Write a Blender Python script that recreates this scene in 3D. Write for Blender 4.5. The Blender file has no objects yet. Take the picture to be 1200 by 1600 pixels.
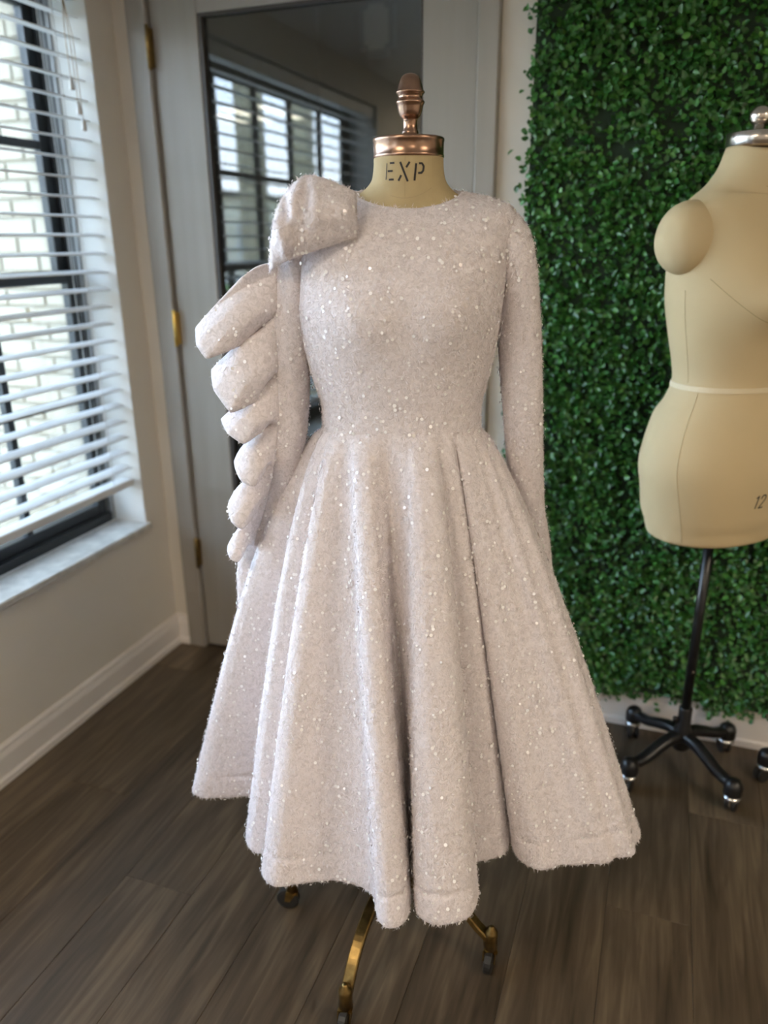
import bpy, bmesh, math, random
import numpy as np
from mathutils import Vector, Matrix

random.seed(7)
rng = np.random.default_rng(7)
scene = bpy.context.scene
COL = scene.collection

# ------------------------------------------------------------------ camera
# Room frame: back wall = plane y 0 (x to the right), window wall = plane x 0, floor z 0.
YAW, PITCH, ROLL = math.radians(19.9), math.radians(19.4), math.radians(-0.5)
CAM = Vector((1.594, -2.144, 1.40))
RIGHT = Vector((math.cos(YAW), math.sin(YAW), 0))
HEAD = Vector((-math.sin(YAW), math.cos(YAW), 0))
fwd = HEAD * math.cos(PITCH) - Vector((0, 0, 1)) * math.sin(PITCH)
up0 = HEAD * math.sin(PITCH) + Vector((0, 0, 1)) * math.cos(PITCH)
cx_ = RIGHT * math.cos(ROLL) + up0 * math.sin(ROLL)
cy_ = -RIGHT * math.sin(ROLL) + up0 * math.cos(ROLL)
camd = bpy.data.cameras.new('camera')
cam = bpy.data.objects.new('camera', camd)
COL.objects.link(cam)
m = Matrix((cx_, cy_, -fwd)).transposed().to_4x4()
m.translation = CAM
cam.matrix_world = m
camd.sensor_fit = 'VERTICAL'
camd.sensor_height = 24.0
camd.sensor_width = 18.0
camd.lens = 18.0
camd.clip_start = 0.05
camd.clip_end = 300
camd.dof.use_dof = True
camd.dof.focus_distance = 1.22
camd.dof.aperture_fstop = 1.6
scene.camera = cam

# ------------------------------------------------------------------ sky, sun, exposure
scene.view_settings.view_transform = 'Standard'
scene.view_settings.look = 'None'
scene.view_settings.gamma = 1
scene.view_settings.use_curve_mapping = False
scene.view_settings.exposure = 0.88
world = bpy.data.worlds.new('sky')
scene.world = world
world.use_nodes = True
wn = world.node_tree
wn.nodes.clear()
wo = wn.nodes.new('ShaderNodeOutputWorld')
bg = wn.nodes.new('ShaderNodeBackground')
bg.inputs['Strength'].default_value = 10.0
tc = wn.nodes.new('ShaderNodeTexCoord')
sp = wn.nodes.new('ShaderNodeSeparateXYZ')
rp = wn.nodes.new('ShaderNodeValToRGB')
rp.color_ramp.elements[0].position = 0.0
rp.color_ramp.elements[0].color = (.92, .93, .95, 1)
rp.color_ramp.elements[1].position = 0.28
rp.color_ramp.elements[1].color = (.48, .66, .93, 1)
wn.links.new(tc.outputs['Generated'], sp.inputs[0])
wn.links.new(sp.outputs['Z'], rp.inputs[0])
wn.links.new(rp.outputs[0], bg.inputs['Color'])
wn.links.new(bg.outputs[0], wo.inputs['Surface'])

sund = bpy.data.lights.new('sun', 'SUN')
sund.energy = 5.0
sund.angle = math.radians(0.6)
sund.color = (1, .95, .86)
sun = bpy.data.objects.new('sun', sund)
COL.objects.link(sun)
# the sun stands behind the photographer, a little to the building's side, so none of it enters the side windows
sun.rotation_euler = Vector((-0.06, 0.72, -0.7)).to_track_quat('-Z', 'Y').to_euler()

CEIL = 2.24
ROOM_X, ROOM_Y = 4.6, -5.2
LAMPS = [(.80, -2.9), (3.0, -3.9), (3.4, -1.7)]
LAMP_POWER = [11, 10, 11]

# ------------------------------------------------------------------ materials
def newmat(name):
    mt = bpy.data.materials.new(name)
    mt.use_nodes = True
    nt = mt.node_tree
    return mt, nt, nt.nodes['Principled BSDF']

def setp(b, **kw):
    names = dict(rough='Roughness', metal='Metallic', spec='Specular IOR Level', sheen='Sheen Weight',
                 sheen_rough='Sheen Roughness', coat='Coat Weight', coat_rough='Coat Roughness', trans='Transmission Weight',
                 sss='Subsurface Weight')
    for k, v in kw.items():
        b.inputs[names[k]].default_value = v

def simple(name, col, noise=None, bump=None, coord='Object', **kw):
    """principled colour, optional noise tint (scale, amount, stretch) and bump (scale, strength, distance)"""
    mt, nt, b = newmat(name)
    setp(b, **kw)
    b.inputs['Base Color'].default_value = (*col, 1)
    tcn = None
    if noise or bump:
        tcn = nt.nodes.new('ShaderNodeTexCoord')
    if noise:
        sc, amt = noise[0], noise[1]
        mp = nt.nodes.new('ShaderNodeMapping')
        if len(noise) > 2:
            mp.inputs['Scale'].default_value = noise[2]
        nt.links.new(tcn.outputs[coord], mp.inputs[0])
        nz = nt.nodes.new('ShaderNodeTexNoise')
        nz.inputs['Scale'].default_value = sc
        nz.inputs['Detail'].default_value = 5
        nt.links.new(mp.outputs[0], nz.inputs['Vector'])
        r = nt.nodes.new('ShaderNodeValToRGB')
        r.color_ramp.elements[0].position = .3
        r.color_ramp.elements[1].position = .7
        r.color_ramp.elements[0].color = (*[c * (1 - amt) for c in col], 1)
        r.color_ramp.elements[1].color = (*[min(1, c * (1 + amt)) for c in col], 1)
        nt.links.new(nz.outputs[0], r.inputs[0])
        nt.links.new(r.outputs[0], b.inputs['Base Color'])
    if bump:
        nz2 = nt.nodes.new('ShaderNodeTexNoise')
        nz2.inputs['Scale'].default_value = bump[0]
        nz2.inputs['Detail'].default_value = 4
        nt.links.new(tcn.outputs[coord], nz2.inputs['Vector'])
        bp = nt.nodes.new('ShaderNodeBump')
        bp.inputs['Strength'].default_value = bump[1]
        bp.inputs['Distance'].default_value = bump[2]
        nt.links.new(nz2.outputs[0], bp.inputs['Height'])
        nt.links.new(bp.outputs[0], b.inputs['Normal'])
    return mt

M = {}
M['wall'] = simple('wall_paint', (.66, .60, .52), noise=(3, .03), bump=(180, .15, .002), rough=.75)
M['ceiling'] = simple('ceiling_paint', (.80, .77, .72), rough=.9)
M['baseboard'] = simple('baseboard_paint', (.72, .66, .61), rough=.4)
M['door'] = simple('door_paint', (.285, .255, .222), noise=(30, .06, (1, 1, .05)), rough=.38)
M['seal'] = simple('dark_seal', (.045, .036, .029), rough=.5)
M['brass_dark'] = simple('aged_brass', (.24, .155, .055), noise=(60, .3), rough=.34, metal=1)
M['brass'] = simple('brass', (.72, .47, .12), rough=.3, metal=1)
M['black_frame'] = simple('black_aluminium', (.016, .019, .022), rough=.4)
M['slat'] = simple('white_slat', (.68, .67, .65), rough=.45)
M['cord'] = simple('cord', (.55, .43, .3), rough=.8)
M['stone'] = simple('stone_sill', (.52, .50, .46), noise=(25, .2), rough=.35)
M['reveal'] = simple('reveal_paint', (.58, .56, .52), rough=.6)
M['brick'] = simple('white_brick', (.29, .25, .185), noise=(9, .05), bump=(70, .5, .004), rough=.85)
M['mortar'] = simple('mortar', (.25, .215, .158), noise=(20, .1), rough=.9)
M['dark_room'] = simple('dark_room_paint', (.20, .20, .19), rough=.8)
M['track'] = simple('grey_track', (.30, .31, .31), rough=.45)
M['copper'] = simple('antique_copper', (.33, .205, .145), noise=(45, .22), rough=.27, metal=1)
M['steel'] = simple('brushed_steel', (.62, .57, .52), noise=(8, .06, (40, 40, 1)), rough=.24, metal=1)
M['linen_old'] = simple('aged_linen', (.43, .335, .18), noise=(14, .14), bump=(900, .35, .0006), rough=.85)
M['linen'] = simple('linen', (.55, .43, .25), noise=(6, .04), bump=(1200, .3, .0005), rough=.8)
M['linen_tape'] = simple('linen_tape', (.66, .56, .38), rough=.8)
M['seam'] = simple('seam_thread', (.38, .295, .165), rough=.9)
M['ink'] = simple('black_ink', (.025, .022, .022), rough=.7)
M['black_metal'] = simple('black_enamel', (.011, .011, .012), rough=.3)
M['rubber'] = simple('dark_rubber', (.016, .015, .014), rough=.5)
M['chrome'] = simple('chrome', (.7, .7, .7), rough=.15, metal=1)
M['asphalt'] = simple('asphalt', (.40, .385, .36), noise=(40, .1), rough=.9)
M['grass'] = simple('lawn', (.12, .24, .05), noise=(20, .3), rough=.9)
M['stucco'] = simple('far_stucco', (.62, .56, .44), noise=(2, .05), rough=.9)
M['post'] = simple('porch_post', (.66, .58, .38), noise=(6, .05), rough=.8)
M['far_glass'] = simple('far_glass', (.05, .07, .09), rough=.15)
M['roof_dark'] = simple('dark_soffit', (.07, .065, .06), rough=.8)
M['vent'] = simple('vent_grey', (.16, .20, .20), rough=.5)
M['vent_in'] = simple('vent_inner', (.42, .41, .38), rough=.6)

# dress cloth: long-piled off-white with a hint of lilac
mt, nt, b = newmat('pile_cloth')
setp(b, rough=.75, sheen=.15, sheen_rough=.4, spec=.3)
tcn = nt.nodes.new('ShaderNodeTexCoord')
nz = nt.nodes.new('ShaderNodeTexNoise'); nz.inputs['Scale'].default_value = 130; nz.inputs['Detail'].default_value = 3
nz.inputs['Distortion'].default_value = 1.2
r = nt.nodes.new('ShaderNodeValToRGB')
r.color_ramp.elements[0].position = .33; r.color_ramp.elements[0].color = (.62, .565, .575, 1)
r.color_ramp.elements[1].position = .62; r.color_ramp.elements[1].color = (.79, .73, .75, 1)
bp = nt.nodes.new('ShaderNodeBump'); bp.inputs['Strength'].default_value = .45; bp.inputs['Distance'].default_value = .004
nt.links.new(tcn.outputs['Object'], nz.inputs['Vector'])
nt.links.new(nz.outputs[0], r.inputs[0]); nt.links.new(r.outputs[0], b.inputs['Base Color'])
nt.links.new(nz.outputs[0], bp.inputs['Height']); nt.links.new(bp.outputs[0], b.inputs['Normal'])
M['cloth'] = mt
M['pile'] = simple('pile_fibre', (.80, .74, .76), rough=.6, sheen=.2)
mt, nt, b = newmat('sequin')
setp(b, rough=.3, metal=0, spec=.8, coat=1, coat_rough=.22)
b.inputs['Base Color'].default_value = (.98, .97, .97, 1)
b.inputs['Thin Film Thickness'].default_value = 420
b.inputs['Thin Film IOR'].default_value = 1.6
M['sequin'] = mt

# leaves
mt, nt, b = newmat('boxwood_leaf')
setp(b, rough=.32, spec=.5)
at = nt.nodes.new('ShaderNodeAttribute'); at.attribute_name = 'tint'
r = nt.nodes.new('ShaderNodeValToRGB')
e = r.color_ramp.elements
e[0].position = 0; e[0].color = (.012, .060, .012, 1)
e[1].position = 1; e[1].color = (.12, .30, .045, 1)
x = e.new(.45); x.color = (.028, .125, .022, 1)
x = e.new(.8); x.color = (.058, .19, .03, 1)
nt.links.new(at.outputs['Fac'], r.inputs[0]); nt.links.new(r.outputs[0], b.inputs['Base Color'])
M['leaf'] = mt
M['hedge_back'] = simple('hedge_mat', (.008, .022, .008), rough=.9)

# floor planks: one tint per plank, grain along the plank
mt, nt, b = newmat('vinyl_plank')
setp(b, rough=.36, spec=.4)
tcn = nt.nodes.new('ShaderNodeTexCoord')
oi = nt.nodes.new('ShaderNodeObjectInfo')
mu = nt.nodes.new('ShaderNodeVectorMath'); mu.operation = 'MULTIPLY_ADD'
mu.inputs[1].default_value = (37, 53, 0)
cmb = nt.nodes.new('ShaderNodeCombineXYZ')
for i in range(3):
    nt.links.new(oi.outputs['Random'], cmb.inputs[i])
nt.links.new(cmb.outputs[0], mu.inputs[0]); nt.links.new(tcn.outputs['Object'], mu.inputs[2])
mp = nt.nodes.new('ShaderNodeMapping'); mp.inputs['Scale'].default_value = (1, .07, 1)
nt.links.new(mu.outputs[0], mp.inputs[0])
n1 = nt.nodes.new('ShaderNodeTexNoise'); n1.inputs['Scale'].default_value = 55; n1.inputs['Detail'].default_value = 7; n1.inputs['Distortion'].default_value = .8
nt.links.new(mp.outputs[0], n1.inputs['Vector'])
mp2 = nt.nodes.new('ShaderNodeMapping'); mp2.inputs['Scale'].default_value = (1, .16, 1)
nt.links.new(mu.outputs[0], mp2.inputs[0])
n2 = nt.nodes.new('ShaderNodeTexNoise'); n2.inputs['Scale'].default_value = 9; n2.inputs['Detail'].default_value = 4; n2.inputs['Distortion'].default_value = 1.0
nt.links.new(mp2.outputs[0], n2.inputs['Vector'])
ad = nt.nodes.new('ShaderNodeMath'); ad.operation = 'ADD'
nt.links.new(n1.outputs[0], ad.inputs[0]); nt.links.new(n2.outputs[0], ad.inputs[1])
ad2 = nt.nodes.new('ShaderNodeMath'); ad2.operation = 'MULTIPLY_ADD'; ad2.inputs[1].default_value = .16
nt.links.new(oi.outputs['Random'], ad2.inputs[0]); nt.links.new(ad.outputs[0], ad2.inputs[2])
r = nt.nodes.new('ShaderNodeValToRGB')
e = r.color_ramp.elements
e[0].position = .72; e[0].color = (.036, .026, .0165, 1)
e[1].position = 1.0; e[1].color = (.175, .130, .082, 1)
# ramp input is limited to 0..1: halve the summed noises
hv = nt.nodes.new('ShaderNodeMapRange')
hv.inputs['From Min'].default_value = .6; hv.inputs['From Max'].default_value = 1.55
e[0].position = .1; e[1].position = .9
x = e.new(.5); x.color = (.090, .065, .042, 1)
nt.links.new(ad2.outputs[0], hv.inputs['Value']); nt.links.new(hv.outputs[0], r.inputs[0])
nt.links.new(r.outputs[0], b.inputs['Base Color'])
bp = nt.nodes.new('ShaderNodeBump'); bp.inputs['Strength'].default_value = .12; bp.inputs['Distance'].default_value = .002
nt.links.new(n1.outputs[0], bp.inputs['Height']); nt.links.new(bp.outputs[0], b.inputs['Normal'])
M['plank'] = mt

def glassmat(name, refl, tint, rough=0.0):
    mt, nt, b = newmat(name)
    nt.nodes.remove(b)
    out = nt.nodes['Material Output']
    tr = nt.nodes.new('ShaderNodeBsdfTransparent'); tr.inputs[0].default_value = (*tint, 1)
    gl = nt.nodes.new('ShaderNodeBsdfGlossy'); gl.inputs['Roughness'].default_value = rough
    gl.inputs['Color'].default_value = (.95, .97, 1, 1)
    lw = nt.nodes.new('ShaderNodeLayerWeight'); lw.inputs['Blend'].default_value = .25
    mr = nt.nodes.new('ShaderNodeMapRange')
    mr.inputs['To Min'].default_value = refl; mr.inputs['To Max'].default_value = min(1, refl + .5)
    nt.links.new(lw.outputs['Fresnel'], mr.inputs['Value'])
    mx = nt.nodes.new('ShaderNodeMixShader')
    nt.links.new(mr.outputs[0], mx.inputs[0])
    nt.links.new(tr.outputs[0], mx.inputs[1]); nt.links.new(gl.outputs[0], mx.inputs[2])
    nt.links.new(mx.outputs[0], out.inputs['Surface'])
    return mt
M['window_glass'] = glassmat('window_glass', .03, (.96, .98, .97))
M['door_glass'] = glassmat('coated_door_glass', .085, (.60, .63, .62))
mt, nt, b = newmat('lamp_diffuser')
b.inputs['Base Color'].default_value = (.9, .9, .88, 1)
b.inputs['Emission Color'].default_value = (1, .86, .68, 1)
b.inputs['Emission Strength'].default_value = 5
M['diffuser'] = mt

# ------------------------------------------------------------------ mesh helpers
def link(name, me, mat, parent=None):
    o = bpy.data.objects.new(name, me)
    COL.objects.link(o)
    if mat is not None and not me.materials:
        me.materials.append(mat)
    if parent is not None:
        o.parent = parent
    return o

def mesh(name, verts, faces, mat, parent=None, smooth=False):
    me = bpy.data.meshes.new(name)
    me.from_pydata([tuple(map(float, v)) for v in verts], [], [tuple(map(int, f)) for f in faces])
    me.update()
    if smooth:
        me.polygons.foreach_set('use_smooth', [True] * len(me.polygons))
    return link(name, me, mat, parent)

def bobj(name, bm, mat, parent=None, smooth=False):
    me = bpy.data.meshes.new(name)
    bmesh.ops.recalc_face_normals(bm, faces=bm.faces[:])
    bm.to_mesh(me); bm.free()
    if smooth:
        me.polygons.foreach_set('use_smooth', [True] * len(me.polygons))
    return link(name, me, mat, parent)

def bm_box(bm, x0, x1, y0, y1, z0, z1, bevel=0, seg=1):
    g = bmesh.ops.create_cube(bm, size=1)
    vs = g['verts']
    for v in vs:
        v.co = ((x0 + x1) / 2 + v.co.x * (x1 - x0), (y0 + y1) / 2 + v.co.y * (y1 - y0), (z0 + z1) / 2 + v.co.z * (z1 - z0))
    if bevel:
        es = list({e for v in vs for e in v.link_edges})
        bmesh.ops.bevel(bm, geom=es, offset=bevel, segments=seg, affect='EDGES', profile=.5)

def box(name, x0, x1, y0, y1, z0, z1, mat, parent=None, bevel=0, seg=1):
    bm = bmesh.new()
    bm_box(bm, min(x0, x1), max(x0, x1), min(y0, y1), max(y0, y1), min(z0, z1), max(z0, z1), bevel, seg)
    return bobj(name, bm, mat, parent)

def boxes(name, lst, mat, parent=None, bevel=0):
    bm = bmesh.new()
    for bx in lst:
        bm_box(bm, *bx, bevel)
    return bobj(name, bm, mat, parent)

def loft_data(rings, close_u=True, cap0=False, cap1=False):
    rings = [np.asarray(r, float) for r in rings]
    n = len(rings[0]); vs = np.concatenate(rings); fs = []
    mm = n if close_u else n - 1
    for i in range(len(rings) - 1):
        for j in range(mm):
            k = (j + 1) % n
            fs.append((i * n + j, i * n + k, (i + 1) * n + k, (i + 1) * n + j))
    if cap0: fs.append(tuple(range(n - 1, -1, -1)))
    if cap1: fs.append(tuple((len(rings) - 1) * n + j for j in range(n)))
    return vs, fs

def loft(name, rings, mat, parent=None, close_u=True, cap0=False, cap1=False, smooth=True):
    vs, fs = loft_data(rings, close_u, cap0, cap1)
    o = mesh(name, vs, fs, mat, parent, smooth)
    bm = bmesh.new(); bm.from_mesh(o.data)
    bmesh.ops.recalc_face_normals(bm, faces=bm.faces[:])
    bm.to_mesh(o.data); bm.free()
    if smooth: o.data.polygons.foreach_set('use_smooth', [True] * len(o.data.polygons))
    return o

def lathe(name, prof, mat, parent=None, n=32, loc=(0, 0, 0), smooth=True):
    rings = []
    for z, r in prof:
        a = np.linspace(0, 2 * np.pi, n, endpoint=False)
        rings.append(np.stack([loc[0] + r * np.cos(a), loc[1] + r * np.sin(a), np.full(n, loc[2] + z)], 1))
    return loft(name, rings, mat, parent, cap0=True, cap1=True, smooth=smooth)

def crom(pts, per=6, closed=False):
    """centripetal-ish Catmull-Rom through the rows of pts (any dimension)"""
    P = np.asarray(pts, float)
    n = len(P)
    out = []
    rng_ = range(n) if closed else range(n - 1)
    for i in rng_:
        if closed:
            p0, p1, p2, p3 = P[(i - 1) % n], P[i], P[(i + 1) % n], P[(i + 2) % n]
        else:
            p1, p2 = P[i], P[i + 1]
            p0 = P[i - 1] if i > 0 else 2 * p1 - p2
            p3 = P[i + 2] if i + 2 < n else 2 * p2 - p1
        for k in range(per):
            t = k / per
            out.append(.5 * ((2 * p1) + (-p0 + p2) * t + (2 * p0 - 5 * p1 + 4 * p2 - p3) * t * t + (-p0 + 3 * p1 - 3 * p2 + p3) * t ** 3))
    if not closed:
        out.append(P[-1])
    return np.array(out)

def tube_rings(path, radii, n=12, flat=None):
    path = np.asarray(path, float)
    T = np.gradient(path, axis=0)
    T /= np.linalg.norm(T, axis=1)[:, None] + 1e-12
    rings = []
    ref = np.array([0, 1, 0]) if abs(T[0][1]) < .9 else np.array([1, 0, 0])
    for p, t, r in zip(path, T, radii):
        u = np.cross(t, ref); u /= np.linalg.norm(u) + 1e-12
        v = np.cross(u, t)
        ru, rv = (r if np.ndim(r) else (r, r))
        a = np.linspace(0, 2 * np.pi, n, endpoint=False)
        rings.append(p + np.outer(np.cos(a) * ru, u) + np.outer(np.sin(a) * rv, v))
    return rings

def tube(name, path, r, mat, parent=None, n=10):
    path = np.asarray(path, float)
    rad = [r] * len(path) if np.ndim(r) == 0 else r
    return loft(name, tube_rings(path, rad, n), mat, parent, cap0=True, cap1=True)

def empty(name, loc=(0, 0, 0), rz=0.0):
    o = bpy.data.objects.new(name, None)
    o.empty_display_size = .1
    COL.objects.link(o)
    o.location = loc; o.rotation_euler = (0, 0, rz)
    return o

def tag(o, label, cat, group=None):
    o['label'] = label; o['category'] = cat
    if group: o['group'] = group
    return o

def struct(o, label=None, cat=None):
    o['kind'] = 'structure'
    if label: o['label'] = label
    if cat: o['category'] = cat
    return o

# ------------------------------------------------------------------ room shell
WT = 0.22                                   # wall thickness
WIN_Z0, WIN_Z1 = 0.505, 2.09
WINS = [(-2.18, -.11), (-4.685, -2.615)]

floor = struct(box('floor', 0, ROOM_X, ROOM_Y, 0, -.05, -.003, M['seal']), 'dark brown wood-look vinyl plank floor', 'floor')
PW, PL = .178, 1.22
ix = 0
x0 = 0.0
while x0 < ROOM_X:
    x1 = min(x0 + PW, ROOM_X)
    y1 = -((ix * 0.437) % 1.0) * PL + PL * .0
    ends = [0.0]
    yy = -(((ix * 0.618) % 1.0) * .8 + .15) * PL
    while yy > ROOM_Y + .1:
        ends.append(yy); yy -= PL
    ends.append(ROOM_Y)
    for a, c in zip(ends[:-1], ends[1:]):
        bm = bmesh.new()
        cxp, cyp = (x0 + x1) / 2, (a + c) / 2
        bm_box(bm, x0 + .0004 - cxp, x1 - .0004 - cxp, c + .0004 - cyp, a - .0004 - cyp, -.004, 0, .0006)
        p = bobj('plank', bm, M['plank'], floor)
        p.location = (cxp, cyp, 0)
    x0 += PW; ix += 1

struct(box('ceiling', -WT, ROOM_X, ROOM_Y, 0, CEIL, CEIL + .1, M['ceiling']), 'plain off-white ceiling', 'ceiling')
# window wall with openings
lst = [(-WT, 0, ROOM_Y, 0, -.05, WIN_Z0 - .02), (-WT, 0, ROOM_Y, 0, WIN_Z1, CEIL)]
edges = [0.0]
for a, c in WINS: edges += [c, a]
edges.append(ROOM_Y)
for i in range(0, len(edges), 2):
    lst.append((-WT, 0, edges[i + 1], edges[i], WIN_Z0 - .02, WIN_Z1))
struct(boxes('wall_left', lst, M['wall']), 'cream painted wall pierced by windows', 'wall')
DX0, DX1, DZ1 = .058, 1.137, 2.12            # door with its casing
struct(boxes('wall_back', [(0, DX0 + .03, 0, .14, -.05, CEIL), (DX1 - .03, ROOM_X, 0, .14, -.05, CEIL), (DX0 + .03, DX1 - .03, 0, .14, DZ1 - .03, CEIL)], M['wall']),
       'cream painted wall around the grey glazed door', 'wall')
struct(box('wall_right', ROOM_X, ROOM_X + .1, ROOM_Y, .14, -.05, CEIL, M['wall']), 'plain cream wall', 'wall')
struct(box('wall_front', -WT, ROOM_X + .1, ROOM_Y - .1, ROOM_Y, -.05, CEIL, M['wall']), 'plain cream wall', 'wall')

def skirting(name, prof, path, closed=False):
    """profile (offset from wall, z) swept straight from a to b; n = inward normal"""
    a, b_, n = [np.array(v, float) for v in path]
    rings = []
    for p in (a, b_):
        rings.append(np.array([[p[0] + n[0] * d, p[1] + n[1] * d, z] for d, z in prof]))
    return struct(loft(name, rings, M['baseboard'], None, cap0=True, cap1=True, smooth=False), 'white moulded baseboard', 'baseboard')
PROF = [(0, 0), (.020, 0), (.020, .018), (.014, .026), (.014, .080), (.009, .095), (.009, .104), (.004, .112), (0, .112)]
skirting('baseboard_left', PROF, ((0, 0, 0), (0, ROOM_Y, 0), (1, 0, 0)))
skirting('baseboard_back', PROF, ((0, 0, 0), (DX0, 0, 0), (0, -1, 0)))
skirting('baseboard_right', PROF, ((DX1, 0, 0), (ROOM_X, 0, 0), (0, -1, 0)))

# door
door = struct(empty('door_1', (0, 0, 0)), 'grey door with a tall dark glass pane and brass hinges', 'door')
LX0, LX1 = .128, 1.078                       # leaf
box('casing', DX0, LX0 - .003, -.022, .10, 0, DZ1, M['door'], door, .004)
box('casing', LX1 + .003, DX1, -.022, .10, 0, DZ1, M['door'], door, .004)
box('casing', DX0, DX1, -.022, .10, DZ1 - .055, DZ1 + .01, M['door'], door, .004)
GX0, GX1, GZ0, GZ1 = .292, .930, .30, 2.00
LY = (-.004, .040)
box('stile', LX0, GX0 - .012, *LY, .01, DZ1 - .058, M['door'], door, .002)
box('stile', GX1 + .006, LX1, *LY, .01, DZ1 - .058, M['door'], door, .002)
box('rail', GX0 - .012, GX1 + .006, *LY, GZ1, DZ1 - .058, M['door'], door, .002)
box('rail', GX0 - .012, GX1 + .006, *LY, .01, GZ0, M['door'], door, .002)
boxes('glazing_bead', [(GX0 - .012, GX0, -.001, .034, GZ0, GZ1), (GX1, GX1 + .006, -.001, .034, GZ0, GZ1), (GX0, GX1, -.001, .034, GZ1 - .008, GZ1), (GX0, GX1, -.001, .034, GZ0, GZ0 + .008)], M['seal'], door)
box('pane', GX0, GX1, .012, .018, GZ0, GZ1, M['door_glass'], door)
box('gap_seal', LX0 - .003, LX0, .004, .03, 0, DZ1 - .055, M['seal'], door)
box('gap_seal', LX1, LX1 + .003, .004, .03, 0, DZ1 - .055, M['seal'], door)
for i, hz in enumerate((1.925, 1.145, .375)):
    h = boxes('hinge', [(LX0 - .007, LX0 + .006, -.0245, -.0015, hz - .05, hz + .05)], M['brass'] if i == 1 else M['brass_dark'], door, .002)
    lathe('hinge_pin', [(-.056, .003), (-.055, .0058), (.055, .0058), (.058, .003)], M['brass'] if i == 1 else M['brass_dark'], h, 10, (LX0, -.024, hz))
box('threshold', DX0 + .03, DX1 - .03, 0, .14, -.05, .006, M['seal'], door)
# dim room behind the glass
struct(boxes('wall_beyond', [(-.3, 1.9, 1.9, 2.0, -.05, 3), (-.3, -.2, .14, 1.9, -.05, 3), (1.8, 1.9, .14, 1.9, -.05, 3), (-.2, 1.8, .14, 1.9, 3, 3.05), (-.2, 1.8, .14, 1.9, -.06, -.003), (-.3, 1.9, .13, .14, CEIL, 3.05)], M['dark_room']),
       'dark room behind the glazed door', 'room')

# windows: black frames with muntin grids, stone sill, blinds
def window(idx, ya, yb):
    w = struct(empty('window_%d' % idx, (0, 0, 0)), 'black framed window with a grid of small panes', 'window')
    zi, zt = WIN_Z0, WIN_Z1
    xo, xi = -.205, -.125
    fw = .018
    boxes('frame', [(xo, -.165, yb - fw, yb, zi, zt), (xo, -.165, ya, ya + fw, zi, zt), (xo, xi, ya + fw, yb - fw, zi, zi + .03), (xo, xi, ya + fw, yb - fw, zt - .03, zt)], M['black_frame'], w, .002)
    boxes('track', [(-.165, xi, yb - fw * .6, yb, zi, zt), (-.165, xi, ya, ya + fw * .6, zi, zt)], M['track'], w)
    boxes('track_seal', [(-.1655, -.158, yb - fw * .75, yb, zi, zt), (-.143, -.139, yb - fw * .7, yb, zi, zt), (-.1655, -.158, ya, ya + fw * .75, zi, zt)], M['black_frame'], w)
    zm = 1.305
    NC = 6
    cols = np.linspace(ya + fw, yb - fw, NC + 1)
    for nm, x_, z0, z1 in (('sash', -.160, zi + .03, zm + .02), ('sash', -.190, zm - .02, zt - .03)):
        s = boxes(nm, [(x_ - .014, x_ + .014, ya + fw, ya + fw + .035, z0, z1), (x_ - .014, x_ + .014, yb - fw - .035, yb - fw, z0, z1),
                       (x_ - .014, x_ + .014, ya + fw + .035, yb - fw - .035, z0, z0 + .036), (x_ - .014, x_ + .014, ya + fw + .035, yb - fw - .035, z1 - .036, z1)], M['black_frame'], w, .002)
        zc = (z0 + z1) / 2
        for k in range(1, NC):
            box('muntin', x_ - .010, x_ + .010, cols[k] - .011, cols[k] + .011, z0 + .036, z1 - .036, M['black_frame'], s)
        box('muntin', x_ - .0098, x_ + .0098, ya + fw + .035, yb - fw - .035, zc - .011, zc + .011, M['black_frame'], s)
        for k in range(NC):
            for (za, zb) in ((z0 + .036, zc - .011), (zc + .011, z1 - .036)):
                box('pane', x_ - .002, x_ + .002, cols[k] + .011 if k else ya + fw + .035, cols[k + 1] - .011 if k < NC - 1 else yb - fw - .035, za, zb, M['window_glass'], s)
    boxes('reveal', [(xi, -.001, yb - .004, yb, zi, zt), (xi, -.001, ya, ya + .004, zi, zt), (xi, -.001, ya, yb, zt - .004, zt)], M['reveal'], w)
    box('window_sill', xi, .014, ya - .012, yb + .012, zi - .022, zi, M['stone'], w, .003)
    return w

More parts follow.
